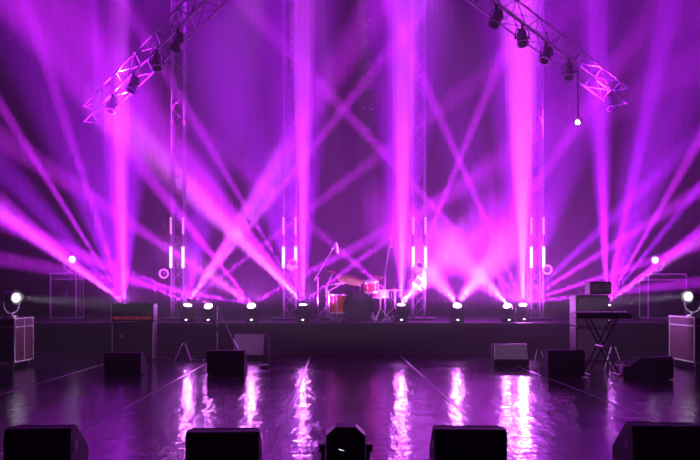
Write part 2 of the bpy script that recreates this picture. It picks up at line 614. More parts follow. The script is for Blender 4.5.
# fixture: pixel x, distance, label, main aim, beams [(target px, py, distance there, half angle, share, colour)]
FIX = [
    (124.5, FD, 'moving head lamp on the riser right behind the guitar amp head', 1.6,
     (118, 90, 16.2), [
         (119, 95, 16.5, 13.0, 1.05, VIOLET), (114, 95, 16.8, 6.0, 1.0, PINK), (119, 95, 16.8, 3.0, 0.5, HOT),
         (0, 104, 16.2, 1.6, 0.8, PINK), (40, 45, 16.6, 1.8, 0.6, PINK),
         (0, 208, 16.4, 6.0, 1.4, PINK), (0, 212, 16.6, 3.5, 0.7, HOT), (45, 60, 17.6, 11.0, 0.7, VIOLET), (0, 165, 17.4, 6.0, 0.5, VIOLET)]),
    (187, FD, 'moving head lamp on the riser at the foot of the outer tower', 2.6,
     (210, 150, 16.2), [
         (431, 0, 17.0, 1.5, 0.75, PINK), (250, 205, 18.0, 4.0, 0.9, PINK), (225, 250, 19.5, 5.0, 0.6, HOT),
         (284, 229, 17.3, 2.0, 0.5, PINK), (0, 222, 17.5, 3.0, 0.7, PINK), (225, 60, 18.2, 13.0, 0.45, VIOLET)]),
    (209, FD, 'faintly glowing moving head lamp on the riser behind the boom microphone stand', 0.6,
     (190, 200, 15.6), [(40, 235, 16.8, 2.4, 0.6, PINK)]),
    (252, FD, 'moving head lamp on the riser right behind the tilted pale-grille combo amp', 2.4,
     (235, 200, 15.8), [
         (140, 165, 16.8, 3.4, 1.0, PINK), (0, 137, 17.4, 3.0, 0.75, PINK), (0, 259, 17.0, 2.4, 0.7, PINK), (215, 280, 20.0, 5.0, 0.5, HOT),
         (350, 250, 17.8, 3.0, 0.6, PINK)]),
    (303, FD, 'moving head lamp on the riser beside the drum kit floor tom stand', 2.8,
     (301, 80, 16.4), [
         (298, 80, 17.2, 11.0, 1.2, VIOLET), (304, 80, 16.8, 3.4, 0.7, PINK), (303, 80, 16.8, 3.0, 0.5, HOT),
         (165, 143, 18.5, 7.0, 1.6, PINK), (250, 250, 19.0, 4.0, 1.3, HOT), (170, 80, 17.4, 1.6, 0.7, PINK), (420, 215, 18.2, 3.0, 0.5, PINK),
         (230, 60, 18.2, 12.0, 0.7, VIOLET)]),
    (401, FD, 'moving head lamp on the riser beside the drum kit hi-hat stand', 3.2,
     (405, 100, 16.4), [
         (405, 90, 17.0, 11.0, 1.3, VIOLET), (403, 90, 16.8, 5.0, 0.9, PINK), (404, 90, 16.8, 4.0, 0.8, HOT),
         (460, 250, 21.0, 9.0, 1.4, PINK), (436, 268, 20.5, 6.0, 1.0, HOT), (525, 0, 17.2, 1.6, 0.85, PINK), (280, 200, 18.2, 3.2, 0.6, PINK)]),
    (457, FD, 'moving head lamp on the riser midway between hi-hat side tower and bass side tower', 3.2,
     (462, 200, 16.0), [
         (415, 250, 21.0, 9.0, 1.2, PINK), (430, 275, 20.5, 6.0, 0.9, HOT), (495, 255, 21.0, 9.0, 1.4, PINK), (487, 270, 20.5, 6.0, 1.2, HOT),
         (600, 90, 17.4, 2.6, 0.6, PINK)]),
    (508, FD, 'moving head lamp on the riser just before the brightest lamp by the tower', 2.4,
     (490, 200, 16.0), [(455, 258, 21.0, 9.0, 1.3, PINK), (470, 268, 20.5, 6.0, 1.0, HOT), (440, 60, 18.0, 12.0, 0.3, VIOLET)]),
    (523, FD + 0.45, 'brightest moving head lamp on the riser at the foot of the bass side tower', 9.0,
     (520, 60, 15.8), [
         (523, 60, 17.6, 12.0, 1.4, VIOLET), (521, 60, 17.4, 6.0, 1.4, PINK), (521, 60, 17.4, 5.0, 1.5, HOT),
         (387, 0, 17.4, 1.6, 0.85, PINK), (300, 63, 17.8, 1.6, 0.8, PINK),
         (700, 190, 17.8, 2.6, 0.8, PINK), (700, 245, 17.6, 2.4, 0.8, PINK), (700, 135, 18.0, 3.0, 0.6, VIOLET),
         (700, 282, 17.4, 2.4, 0.7, PINK), (600, 10, 18.4, 12.0, 0.7, VIOLET)]),
    (606, FD, 'moving head lamp on the riser hidden right behind the bass amp stack', 1.4,
     (625, 140, 16.4), [
         (597, 60, 17.2, 5.0, 1.1, VIOLET), (598, 60, 17.0, 2.6, 0.6, PINK), (656, 70, 17.0, 3.2, 0.9, VIOLET),
         (700, 139, 17.0, 2.2, 0.8, PINK), (700, 232, 16.8, 3.6, 1.2, PINK), (700, 240, 16.8, 3.0, 0.4, HOT), (700, 186, 17.2, 2.2, 0.6, VIOLET),
         (690, 20, 17.8, 13.0, 0.8, VIOLET)]),
]
STRAY, GLOW = 30.0, 145.0
FRONT_FILL, DRUM_FILL = 380.0, 3200.0  # strengths of the added fill lamps for gear and drums
for px, dd, lab, stray, aim, beams in FIX:
    p = at(px, 320, dd)
    p.z = RISER_Z
    root, tip = moving_head('moving_head_lamp', lab, p, at(*aim), group='moving heads along the riser')
    for (tx, ty, td, half, share, col) in beams:
        tgt = at(tx, ty, td)
        # share is the beam's brightness in the haze, so a narrower prism beam needs a higher intensity
        spot('beam', tip + Vector((0, 0, 0.025)), tgt, half, POWER * share * (2.0 / half), col, 1.0 if half > 3 else 0.8, 0.035, root)
    # light spilling sideways off the front lens
    spot('lens_spill', tip + Vector((0, -0.02, 0.02)), tip + Vector((0, -1.0, 0.6)), 80, STRAY * stray, (0.75, 0.16, 1.0), 0.5, 0.06, root)
    spot('lens_spill', tip + Vector((0, 0, 0.04)), tip + Vector((0, 0.3, 1.0)), 88, GLOW * stray, (0.64, 0.05, 1.0), 0.3, 0.05, root)

# ------------------------------------------------------------------ yoke spotlights on flight cases
def yoke_spot(name, label, loc, aim, group=None, power=1500.0, half=6.0, color=(0.92, 0.74, 1.0)):
    """barrel spotlight held in a single U bracket on a round foot"""
    loc = Vector(loc)
    root = thing(name, label, 'spotlight', loc, 0, group)
    part('foot', lambda bm: (tube(bm, (0, 0, 0), (0, 0, 0.03), 0.11, 20), tube(bm, (0, 0, 0.03), (0, 0, 0.07), 0.04, 12)), 'aluminium', root)
    d = (Vector(aim) - (loc + Vector((0, 0, 0.36)))).normalized()
    beam_d = d
    d = (d + Vector((0, -0.75, 0))).normalized()      # barrel turned partly to the hall
    side = d.cross(Vector((0, 0, 1))).normalized()

    def br(bm):
        pts = []
        for i in range(13):
            a = PI + PI * i / 12
            pts.append(side * (0.15 * math.cos(a)) + Vector((0, 0, 0.23 + 0.16 * math.sin(a))))
        pts = [side * -0.15 + Vector((0, 0, 0.38))] + pts + [side * 0.15 + Vector((0, 0, 0.38))]
        path(bm, pts, 0.016, 8)
    part('bracket', br, 'white_edge', root, True)
    h = part('barrel', lambda bm: lathe(bm, [(0, -0.2), (0.06, -0.2), (0.10, -0.14), (0.10, 0.1), (0.125, 0.13), (0.125, 0.19),
                                              (0.105, 0.19), (0.10, 0.15), (0, 0.15)], 20), 'truss_aluminium', root, True, (0, 0, 0.36))
    h.rotation_euler = d.to_track_quat('Z', 'Y').to_euler()
    part('lens', lambda bm: lathe(bm, [(0, 0.19), (0.04, 0.185), (0.075, 0.165), (0, 0.155)], 20), 'lens_white', h, True)
    part('knob', lambda bm: [tube(bm, side * s * 0.10 + Vector((0, 0, 0.36)), side * s * 0.175 + Vector((0, 0, 0.36)), 0.022, 10) for s in (-1, 1)], 'black_plastic', root)
    spot('beam', loc + Vector((0, 0, 0.36)) + d * 0.22, aim, half, power, color, 0.7, 0.05, root)
    return root


# ------------------------------------------------------------------ flight cases
def flight_case(label, x0, x1, y0, y1, z0, z1, split=None, casters=True, side=1, group=None, lid=0.16, columns=2, panel='case_panel'):
    """road case with aluminium edges; the gridded face looks towards the stage centre (side = +1 for +x)"""
    cx, cy = (x0 + x1) / 2, (y0 + y1) / 2
    root = thing('flight_case', label, 'flight case', (cx, cy, z0), 0, group)
    w, dp = x1 - x0, y1 - y0
    b0 = 0.12 if casters else 0.0
    h = z1 - z0
    part('body', lambda bm: box(bm, (0, 0, (h + b0) / 2), (w - 0.02, dp - 0.02, h - b0 - 0.02)), 'case_dark', root)
    e = 0.022

    def edges(bm):
        for sx in (-1, 1):
            for sy in (-1, 1):
                box(bm, (sx * (w / 2 - e / 2), sy * (dp / 2 - e / 2), (h + b0) / 2), (e, e, h - b0))
        for z in (b0 + e / 2, h - e / 2, h - lid):
            for sx in (-1, 1):
                box(bm, (sx * (w / 2 - e / 2), 0, z), (e, dp - 2 * e, e))
            for sy in (-1, 1):
                box(bm, (0, sy * (dp / 2 - e / 2), z), (w - 2 * e, e, e))
    part('edge_frame', edges, 'white_edge', root)
    # gridded end: panels between aluminium uprights
    for c in range(columns):
        ya = -dp / 2 + e + (dp - 2 * e) * c / columns
        yb = -dp / 2 + e + (dp - 2 * e) * (c + 1) / columns
        for za, zb in ((b0 + e, h - lid - e / 2), (h - lid + e / 2, h - e)):
            part('side_panel', lambda bm: box(bm, (side * (w / 2 - 0.009), (ya + yb) / 2, (za + zb) / 2), (0.008, yb - ya - 0.02, zb - za - 0.01), bevel=0.002), panel, root)
        if c:
            part('upright', lambda bm: box(bm, (side * (w / 2 - e / 2), ya, (h + b0) / 2), (e, e, h - b0 - 2 * e)), 'white_edge', root)
    corner = mesh('corner_ball', lambda bm: bmesh.ops.create_icosphere(bm, subdivisions=1, radius=0.03))
    for sx in (-1, 1):
        for sy in (-1, 1):
            for z in (b0 + 0.031, h - 0.02):
                put('corner_ball', corner, 'aluminium', root, (sx * (w / 2 - 0.02), sy * (dp / 2 - 0.02), z))
    for sx in (-0.28, 0.28):
        part('latch', lambda bm: box(bm, (sx * w, -dp / 2 - 0.004, h - lid), (0.07, 0.012, 0.09), bevel=0.004), 'aluminium', root)
    hd = part('handle_dish', lambda bm: box(bm, (0, -dp / 2 + 0.006, (h + b0) * 0.52), (0.20, 0.012, 0.13), bevel=0.004), 'aluminium', root)
    part('handle', lambda bm: path(bm, [(-0.07, -dp / 2 - 0.005, (h + b0) * 0.52), (-0.06, -dp / 2 - 0.03, (h + b0) * 0.52),
                                        (0.06, -dp / 2 - 0.03, (h + b0) * 0.52), (0.07, -dp / 2 - 0.005, (h + b0) * 0.52)], 0.01), 'black_steel', hd)
    if casters:
        cm = mesh('caster_fork', lambda bm: (box(bm, (0, 0, 0.112), (0.08, 0.08, 0.012)), box(bm, (-0.025, 0, 0.08), (0.006, 0.04, 0.06)), box(bm, (0.025, 0, 0.08), (0.006, 0.04, 0.06))))
        wm = mesh('wheel', lambda bm: tube(bm, (-0.018, 0, 0.05), (0.018, 0, 0.05), 0.05, 14))
        for sx in (-1, 1):
            for sy in (-1, 1):
                c = put('caster', cm, 'aluminium', root, (sx * (w / 2 - 0.08), sy * (dp / 2 - 0.09), 0))
                put('wheel', wm, 'rubber', c)
    return root


flight_case('red-brown panelled road case with pale metal edges near the guitar amp side wing', -6.95, -5.53, 13.9, 14.78, 0.0, 0.90,
            side=1, group='rolling road cases at the stage sides')
flight_case('red-brown panelled road case with pale metal edges behind the rotated floor monitor', 6.28, 7.60, 13.9, 14.95, 0.0, 0.92,
            side=-1, group='rolling road cases at the stage sides', columns=1)
lc = at(50, 318, 20.6)
flight_case('tall dark road case with pale corner edges standing on riser near guitar amp', lc.x, lc.x + 0.68, 20.6, 21.2, RISER_Z, RISER_Z + 1.17,
            casters=False, side=1, group='tall road cases on the riser', panel='case_dark')
rc = at(648, 318, 20.6)
flight_case('tall dark road case with pale corner edges standing on riser behind bass stack', rc.x, rc.x + 1.0, 20.6, 21.2, RISER_Z, RISER_Z + 1.15,
            casters=False, side=-1, group='tall road cases on the riser', panel='case_dark', columns=1)

p = at(11, 316, 14.3)
yoke_spot('yoke_spotlight', 'white-lensed barrel spotlight on the low road case near the guitar amp', (p.x, 14.3, 0.90), (6.4, 14.4, 0.5), 'yoke spotlights', 2200, 6.0)
p = at(693, 316, 14.3)
yoke_spot('yoke_spotlight', 'white-lensed barrel spotlight on the low road case behind the rotated monitor', (p.x, 14.3, 0.92), (-5.7, 14.3, 0.5), 'yoke spotlights', 2200, 6.0)
p = at(69, 272, 20.9)
yoke_spot('yoke_spotlight', 'white-lensed barrel spotlight on the tall riser case near the guitar amp', (p.x, 20.9, RISER_Z + 1.17), (0.5, 19.5, 1.9), 'yoke spotlights', 100, 6.0)
p = at(658, 272, 20.9)
yoke_spot('yoke_spotlight', 'white-lensed barrel spotlight on the tall riser case behind the bass stack', (p.x, 20.9, RISER_Z + 1.15), (-0.5, 19.0, 2.0), 'yoke spotlights', 100, 6.0)

# ------------------------------------------------------------------ lamps clamped to towers and trusses
can_me = mesh('can', lambda bm: lathe(bm, [(0, -0.20), (0.05, -0.20), (0.085, -0.13), (0.095, 0.0), (0.095, 0.12), (0.088, 0.12), (0.085, 0.02), (0, 0.02)], 18), True)
ring_me = mesh('front_ring', lambda bm: lathe(bm, [(0.085, 0.115), (0.115, 0.115), (0.115, 0.14), (0.085, 0.14), (0.085, 0.115)], 20), True)
canlens_me = mesh('lens', lambda bm: lathe(bm, [(0, 0.06), (0.05, 0.05), (0.084, 0.02), (0, 0.02)], 18), True)
canlens_hot = mesh('lens_lit', lambda bm: lathe(bm, [(0, 0.06), (0.05, 0.05), (0.084, 0.02), (0, 0.02)], 18), True)
hanger_me = mesh('hanger', lambda bm: (path(bm, [(-0.125, 0, 0), (-0.125, 0, 0.12), (-0.09, 0, 0.17), (0.09, 0, 0.17), (0.125, 0, 0.12), (0.125, 0, 0)], 0.012),
                                       box(bm, (0, 0, 0.21), (0.04, 0.05, 0.09), bevel=0.006),
                                       [tube(bm, (s * 0.095, 0, 0), (s * 0.15, 0, 0), 0.02, 10) for s in (-1, 1)]))


def par_lamp(label, loc, aim, ring='white_edge', lit=None, group=None):
    loc = Vector(loc)
    root = thing('par_lamp', label, 'stage light', loc, 0, group)
    d = (Vector(aim) - loc).normalized()
    put('hanger', hanger_me, 'black_steel', root, (0, 0, 0), (0, 0, math.atan2(d.y, d.x) - PI / 2))
    c = put('can', can_me, 'truss_aluminium', root)
    c.rotation_euler = d.to_track_quat('Z', 'Y').to_euler()
    rm = ring_me
    put('front_ring', rm, ring, c)
    put('lens', canlens_hot if lit else canlens_me, lit or 'lens_dark', c)
    return root


# side lamps on arms at the outer towers
for px, py, lab in ((165, 273, 'round lamp with pale ring on the outer tower by the guitar amp'),
                    (546, 269, 'round lamp with pale ring on the tower by the bass stack')):
    q = at(px, py, TOWER_D - 0.1)
    r = par_lamp(lab, q, q + Vector((0.0, -3, -0.4)))
    t = towers[0] if px < 300 else towers[3]
    sx = 1 if px < 300 else -1
    part('side_arm', lambda bm: tube(bm, (0, 0, 0.235), ((t.location.x - q.x) - sx * TW / 2, 0, 0.235), 0.018, 8), 'black_steel', r)
for px, py, lab in ((292, 268, 'white moving head clamped at chest height on the floor tom side tower'),
                    (418, 270, 'white moving head clamped at chest height on the hi-hat side tower')):
    q = at(px, py, TOWER_D - TW / 2 - 0.18)
    r = thing('tower_lamp', lab, 'stage light', q, 0, 'tower lamps beside the drums')
    part('clamp', lambda bm: box(bm, (0, 0.13, 0.0), (0.24, 0.05, 0.10), bevel=0.01), 'black_steel', r)
    part('yoke', lambda bm: path(bm, [(-0.11, 0.0, 0.08), (-0.12, 0.10, 0.0), (0.12, 0.10, 0.0), (0.11, 0.0, 0.08)], 0.018), 'white_edge', r)
    h = part('head', lambda bm: lathe(bm, [(0, -0.17), (0.06, -0.16), (0.09, -0.10), (0.095, 0.08), (0.10, 0.15), (0.085, 0.15), (0.08, 0.1), (0, 0.1)], 18), 'white_edge', r, True, (0, 0, 0.06), (math.radians(60), math.radians(20), 0))
    put('lens', canlens_me, 'lens_dark', h, (0, 0, 0.07))

# lamps hung from the sloping roof trusses
ORD = ('lowest', 'second lowest', 'third lowest', 'fourth lowest', 'fifth lowest', 'topmost')
for side_, A, B, tr, ts in (('guitar amp side', LA, LB, trL, (0.16, 0.27, 0.38, 0.47)), ('bass stack side', RA, RB, trR, (0.08, 0.27, 0.36, 0.45, 0.54))):
    low = min(tr[1], key=lambda c: c.z + 0.3 * c.y)
    for i, t in enumerate(ts):
        q = A + (B - A) * t + low - Vector((0, 0, 0.27))
        par_lamp(ORD[i] + ' unlit black can lamp under the sloping roof truss, ' + side_, q,
                 q + Vector((random.uniform(-1.5, 1.5), -1.5, -3)), 'black_steel', None, 'unlit lamps under the ' + side_ + ' roof truss')
low = min(trR[1], key=lambda c: c.z + 0.3 * c.y)
tt = min((i / 1000 for i in range(600)), key=lambda t: abs(CX + FPX * (RA + (RB - RA) * t + low).x / (RA + (RB - RA) * t + low).y - 578))
hang = RA + (RB - RA) * tt + low
q = at(578, 122, hang.y)
r = par_lamp('single small lamp shining white below the bass side roof truss', q, (0.3, 6, 1.2), 'black_steel', 'lens_white')
r.scale = (0.62, 0.62, 0.62)
part('drop_rod', lambda bm: tube(bm, (0, 0, 0.24), (0, 0, (hang.z - q.z) / 0.62), 0.02, 8), 'black_steel', r)

# fill lamps added out of view on the roof trusses, brightening gear and drums
for side_, A, B, tr, jobs in (('guitar amp side', LA, LB, trL, ((0.80, (-4.2, 16.8, 0.7), 28, FRONT_FILL), (0.92, (0.3, 18.0, 1.1), 4.0, DRUM_FILL))),
                              ('bass stack side', RA, RB, trR, ((0.80, (4.6, 16.8, 0.7), 28, FRONT_FILL), (0.92, (0.9, 18.0, 1.1), 4.0, DRUM_FILL)))):
    low = min(tr[1], key=lambda c: c.z + 0.3 * c.y)
    for t, aim, half, pw in jobs:
        q2 = A + (B - A) * t + low - Vector((0, 0, 0.27))
        r2 = par_lamp(('flood' if half > 10 else 'spot') + ' lamp added as unseen fill near the peak of the roof truss on the ' + side_, q2, aim, 'black_steel', 'lens_mid')
        dd2 = (Vector(aim) - q2).normalized()
        spot('beam', q2 + dd2 * 0.2, aim, half, pw, (0.92, 0.42, 1.0), 0.8, 0.06, r2)

# hanging lamp ladder above the drums
lad_top, lad_bot = at(368, -30, 20.0), at(368, 140, 20.0)
lad = thing('lamp_ladder', 'narrow ladder frame of lamps hanging high above the drum kit', 'lighting ladder', lad_bot)
hh = (lad_top - lad_bot).z
for sx in (-1, 1):
    bar('ladder_rail', chord_me, (sx * 0.27, 0, 0), (sx * 0.27, 0, hh), lad, 'black_steel')
for i in range(9):
    bar('rung', brace_me, (-0.27, 0, hh * i / 8), (0.27, 0, hh * i / 8), lad, 'black_steel')
for sx in (-1, 1):
    part('hoist_cable', lambda bm: tube(bm, (sx * 0.27, 0, hh), (sx * 0.27, 0, TOP - lad_bot.z), 0.006, 6), 'black_steel', lad)
for i in range(6):
    q = lad_bot + Vector((0, -0.02, hh * (i + 1) / 8 - 0.265))
    par_lamp(ORD[i] + ' unlit can lamp on the ladder hanging above the drum kit', q, q + Vector((random.uniform(-2, 2), -2, -1.5)), 'black_steel', None, 'lamps on the hanging ladder')


# ------------------------------------------------------------------ floor monitors
def wedge(label, loc, rz, W=0.56, H=0.36, D=0.5, grille='dark_grille', group=None, body='black_paint'):
    """wedge monitor, back towards -y, sloping baffle towards +y"""
    root = thing('floor_monitor', label, 'monitor speaker', loc, rz, group)
    prof = [(0.02, 0.012), (0.0, 0.05), (0.0, H - 0.05), (0.03, H), (0.17, H), (D, 0.11), (D, 0.012)]
    part('cabinet', lambda bm: prism(bm, prof, -W / 2, W / 2), body, root)
    a, b = Vector((0, 0.19, H - 0.012)), Vector((0, D - 0.015, 0.125))
    sl = (b - a)
    ang = math.atan2(-sl.z, sl.y)
    n = Vector((0, -sl.z, sl.y)).normalized()
    mid = (a + b) / 2 + n * 0.012
    g = part('grille', lambda bm: box(bm, mid, (W - 0.04, sl.length, 0.014), Matrix.Rotation(-ang, 3, 'X'), bevel=0.004), grille, root)
    for s in (-1, 1):
        part('grille_screw', lambda bm: tube(bm, mid + Vector((s * (W / 2 - 0.05), 0, 0)) + n * 0.005, mid + Vector((s * (W / 2 - 0.05), 0, 0)) + n * 0.012, 0.012, 8), 'black_steel', g)
        part('handle', lambda bm: box(bm, (s * (W / 2), 0.14, H * 0.55), (0.008, 0.12, 0.07), bevel=0.003), 'black_plastic', root)
    part('connector_plate', lambda bm: box(bm, (0, -0.002, 0.12), (0.16, 0.008, 0.09), bevel=0.002), 'black_plastic', root)
    for sx in (-1, 1):
        for y in (0.06, D - 0.05):
            part('rubber_foot', lambda bm: tube(bm, (sx * (W / 2 - 0.06), y, 0), (sx * (W / 2 - 0.06), y, 0.014), 0.02, 8), 'rubber', root)
    return root


def px_x(px, d):
    return (px - CX) * d / FPX


# front row, backs to the audience
fg = 'front row of floor monitors'
wedge('black floor monitor at the stage lip in front of the panelled road case', (px_x(37, 5.8), 5.8, 0), 0.05, 0.48, 0.325, group=fg)
wedge('black floor monitor at the stage lip beside the moving head, before the guitar amp side', (px_x(222, 5.8), 5.8, 0), 0.04, 0.53, 0.30, group=fg)
wedge('black floor monitor at the stage lip beside the moving head, before the bass side', (px_x(471, 5.8), 5.8, 0), -0.04, 0.52, 0.32, group=fg)
wedge('black floor monitor at the stage lip in front of the rotated monitor and road case', (px_x(670, 5.8), 5.8, 0), -0.05, 0.53, 0.345, group=fg)
# musicians' monitors
wedge('black floor monitor standing in front of the guitar amp stack', (px_x(122.5, 12.85), 12.85, 0), 0.0, 0.59, 0.37)
wedge('black floor monitor standing before the boom microphone stand and combo amp', (px_x(225.5, 12.8), 12.8, 0), 0.0, 0.60, 0.41)
wedge('black floor monitor standing in front of the bass amp stack, beside the keyboard', (px_x(566.5, 12.6), 12.6, 0), 0.0, 0.58, 0.43)
wedge('black floor monitor turned sideways in front of the road case by the keyboard', (px_x(664, 12.1), 12.1, 0), math.radians(38), 0.56, 0.36)
wedge('grey-grilled floor monitor facing the hall in front of the riser', (px_x(508, 14.8), 14.8, 0), PI, 0.64, 0.40, 0.30, 'pale_grille')

# moving head at the stage lip, seen from behind
p = Vector((px_x(345.5, 5.75), 5.75, 0))
lip = thing('moving_head_lamp', 'dark unlit moving head lamp at the stage lip between two floor monitors', 'stage light', p)
part('base', lambda bm: (box(bm, (0, 0, 0.045), (0.26, 0.24, 0.07), bevel=0.012), [box(bm, (x, y, 0.006), (0.04, 0.04, 0.012)) for x in (-.1, .1) for y in (-.09, .09)]), 'black_plastic', lip)
part('yoke', lambda bm: (tube(bm, (0, 0, 0.08), (0, 0, 0.10), 0.1, 20), box(bm, (0, 0, 0.105), (0.335, 0.10, 0.03), bevel=0.008),
                         [box(bm, (s * 0.160, 0, 0.165), (0.028, 0.10, 0.14), bevel=0.01) for s in (-1, 1)]), 'black_plastic', lip)


def lip_head(bm):
    out = [(-0.138, 0.14), (-0.138, 0.31), (-0.074, 0.368), (0.074, 0.368), (0.138, 0.31), (0.138, 0.14), (0.08, 0.125), (-0.08, 0.125)]
    a = [bm.verts.new((x, -0.12, z)) for x, z in out]
    m = [bm.verts.new((x * 1.0, 0.08, z)) for x, z in out]
    b = [bm.verts.new((x * 0.8, 0.17, 0.2 + (z - 0.2) * 0.8)) for x, z in out]
    for A, B in ((a, m), (m, b)):
        for i in range(8):
            j = (i + 1) % 8
            bm.faces.new((A[i], A[j], B[j], B[i]))
    bm.faces.new(a)
    bm.faces.new(b)


hd = part('head', lip_head, 'black_plastic', lip)
part('rear_vent', lambda bm: [box(bm, (0, -0.122, z), (0.12, 0.006, 0.008)) for z in (0.16, 0.18, 0.20, 0.22, 0.24)], 'black_steel', hd)
part('rear_badge', lambda bm: box(bm, (0, -0.122, 0.345), (0.045, 0.005, 0.018)), 'purple_case', hd)
part('lens', lambda bm: tube(bm, (0, 0.17, 0.2), (0, 0.18, 0.2), 0.08, 18), 'lens_dark', hd)
for s in (-1, 1):
    part('tilt_knob', lambda bm: tube(bm, (s * 0.172, 0, 0.20), (s * 0.192, 0, 0.20), 0.028, 12), 'black_plastic', lip)
part('status_light', lambda bm: [box(bm, (-0.045 + i * 0.014, -0.122, 0.215 - i * 0.006), (0.006, 0.004, 0.005)) for i in range(3)], 'display_led', hd)

# ------------------------------------------------------------------ guitar amp stack
def amp_cab(label, loc, w, d, h, front='grille_cloth', name='speaker_cabinet', badge=True, edges=True):
    root = thing(name, label, 'amplifier', loc)
    part('shell', lambda bm: box(bm, (0, d / 2, h / 2 + 0.01), (w, d, h - 0.02), bevel=0.012), 'black_tolex', root)
    part('grille', lambda bm: box(bm, (0, 0.0, h / 2), (w - 0.07, 0.014, h - 0.08), bevel=0.004), front, root)
    part('piping', lambda bm: path(bm, [(-w / 2 + .028, -.006, .034), (w / 2 - .028, -.006, .034), (w / 2 - .028, -.006, h - .034), (-w / 2 + .028, -.006, h - .034), (-w / 2 + .028, -.006, .034)], 0.004), 'black_steel', root)
    if edges:
        for s in (-1, 1):
            part('corner_trim', lambda bm: box(bm, (s * (w / 2 - 0.006), 0.005, h / 2), (0.02, 0.025, h - 0.06), bevel=0.004), 'white_edge', root)
    if badge:
        part('badge', lambda bm: box(bm, (-w * 0.26, -0.01, h * 0.63), (0.10, 0.006, 0.028), Matrix.Rotation(math.radians(28), 3, 'Y'), bevel=0.002), 'logo_white', root)
    for sx in (-1, 1):
        part('foot', lambda bm: [tube(bm, (sx * (w / 2 - 0.06), y, 0), (sx * (w / 2 - 0.06), y, 0.014), 0.02, 8) for y in (0.06, d - 0.06)], 'rubber', root)
    return root


AY = 15.9
ax = px_x(132.5, AY)
amp_cab('black guitar speaker cabinet with pale corner trims under the amp head', (ax, AY, 0), 0.82, 0.36, 0.76)
hx = thing('amp_head', 'black guitar amp head with red glowing control strip on the cabinet', 'amplifier', (ax, AY, 0.76))
part('shell', lambda bm: box(bm, (0, 0.15, 0.19), (0.86, 0.30, 0.36), bevel=0.014), 'black_tolex', hx)
part('front_cloth', lambda bm: box(bm, (0, -0.002, 0.23), (0.76, 0.014, 0.22), bevel=0.004), 'grille_cloth', hx)
cp = part('control_panel', lambda bm: box(bm, (0, -0.004, 0.085), (0.76, 0.014, 0.065), bevel=0.003), 'amp_panel_red', hx)
knob_me = mesh('knob', lambda bm: tube(bm, (0, -0.012, 0), (0, -0.034, 0), 0.013, 10))
for i in range(10):
    put('knob', knob_me, 'black_plastic' if i % 3 else 'pilot_red', cp, (-0.30 + i * 0.066, 0, 0.088)) if i % 3 else \
        put('pilot_lamp', mesh('pilot_lamp', lambda bm: tube(bm, (0, -0.011, 0), (0, -0.018, 0), 0.008, 8)), 'pilot_red', cp, (-0.30 + i * 0.066, 0, 0.088))
part('handle', lambda bm: path(bm, [(-0.12, 0.15, 0.365), (-0.10, 0.15, 0.392), (0.10, 0.15, 0.392), (0.12, 0.15, 0.365)], 0.011), 'black_plastic', hx)
for s in (-1, 1):
    part('corner_guard', lambda bm: box(bm, (s * 0.42, 0.004, 0.19), (0.024, 0.024, 0.34), bevel=0.005), 'white_edge', hx)
    part('foot', lambda bm: [tube(bm, (s * 0.36, y, 0), (s * 0.36, y, 0.014), 0.02, 8) for y in (0.05, 0.25)], 'rubber', hx)

# ------------------------------------------------------------------ bass stack
BY = 15.5
bx = px_x(592.5, BY)
for k, (z, h, lab) in enumerate(((0.0, 0.68, 'lower speckled bass cabinet standing on the floor'), (0.68, 0.62, 'upper speckled bass cabinet stacked under the bass amp head'))):
    amp_cab(lab, (bx, BY, z), 0.64, 0.42, h, 'bass_grille', badge=False, edges=False)
bh = thing('bass_amp_head', 'slim bass amp head with round knobs on top of the bass cabinets', 'amplifier', (bx + 0.16, BY, 1.30))
part('shell', lambda bm: box(bm, (0, 0.16, 0.135), (0.42, 0.32, 0.25), bevel=0.01), 'black_tolex', bh)
part('face_plate', lambda bm: box(bm, (0, -0.003, 0.135), (0.38, 0.012, 0.19), bevel=0.003), 'bass_grille', bh)
for i in range(5):
    put('knob', knob_me, 'aluminium', bh, (-0.14 + i * 0.07, 0.0, 0.09))
for s in (-1, 1):
    part('foot', lambda bm: [tube(bm, (s * 0.17, y, 0), (s * 0.17, y, 0.012), 0.016, 8) for y in (0.05, 0.27)], 'rubber', bh)

# ------------------------------------------------------------------ tilted combo amp
cb = thing('combo_amp', 'combo amp with pale grille tilted back on legs behind floor monitor', 'amplifier', (px_x(250, 16.2), 16.2, 0))
TL = Matrix.Rotation(math.radians(-16), 3, 'X')


def tilt(v):
    return TL @ Vector(v) + Vector((0, 0, 0.045))


part('shell', lambda bm: box(bm, tilt((0, 0.13, 0.25)), (0.72, 0.25, 0.48), TL, bevel=0.012), 'black_tolex', cb)
part('grille', lambda bm: box(bm, tilt((-0.03, 0.0, 0.25)), (0.60, 0.016, 0.42), TL, bevel=0.004), 'pale_grille', cb)
for s in (-1, 1):
    part('tilt_leg', lambda bm: tube(bm, tilt((s * 0.365, 0.12, 0.30)), (s * 0.365, 0.42, 0.006), 0.010, 8), 'chrome', cb)
part('handle', lambda bm: path(bm, [tilt((-0.1, 0.13, 0.49)), tilt((-0.08, 0.13, 0.52)), tilt((0.08, 0.13, 0.52)), tilt((0.1, 0.13, 0.49))], 0.01), 'black_plastic', cb)
part('front_foot', lambda bm: [tube(bm, (s * 0.3, 0.05, 0), (s * 0.3, 0.05, 0.06), 0.018, 8) for s in (-1, 1)], 'rubber', cb)

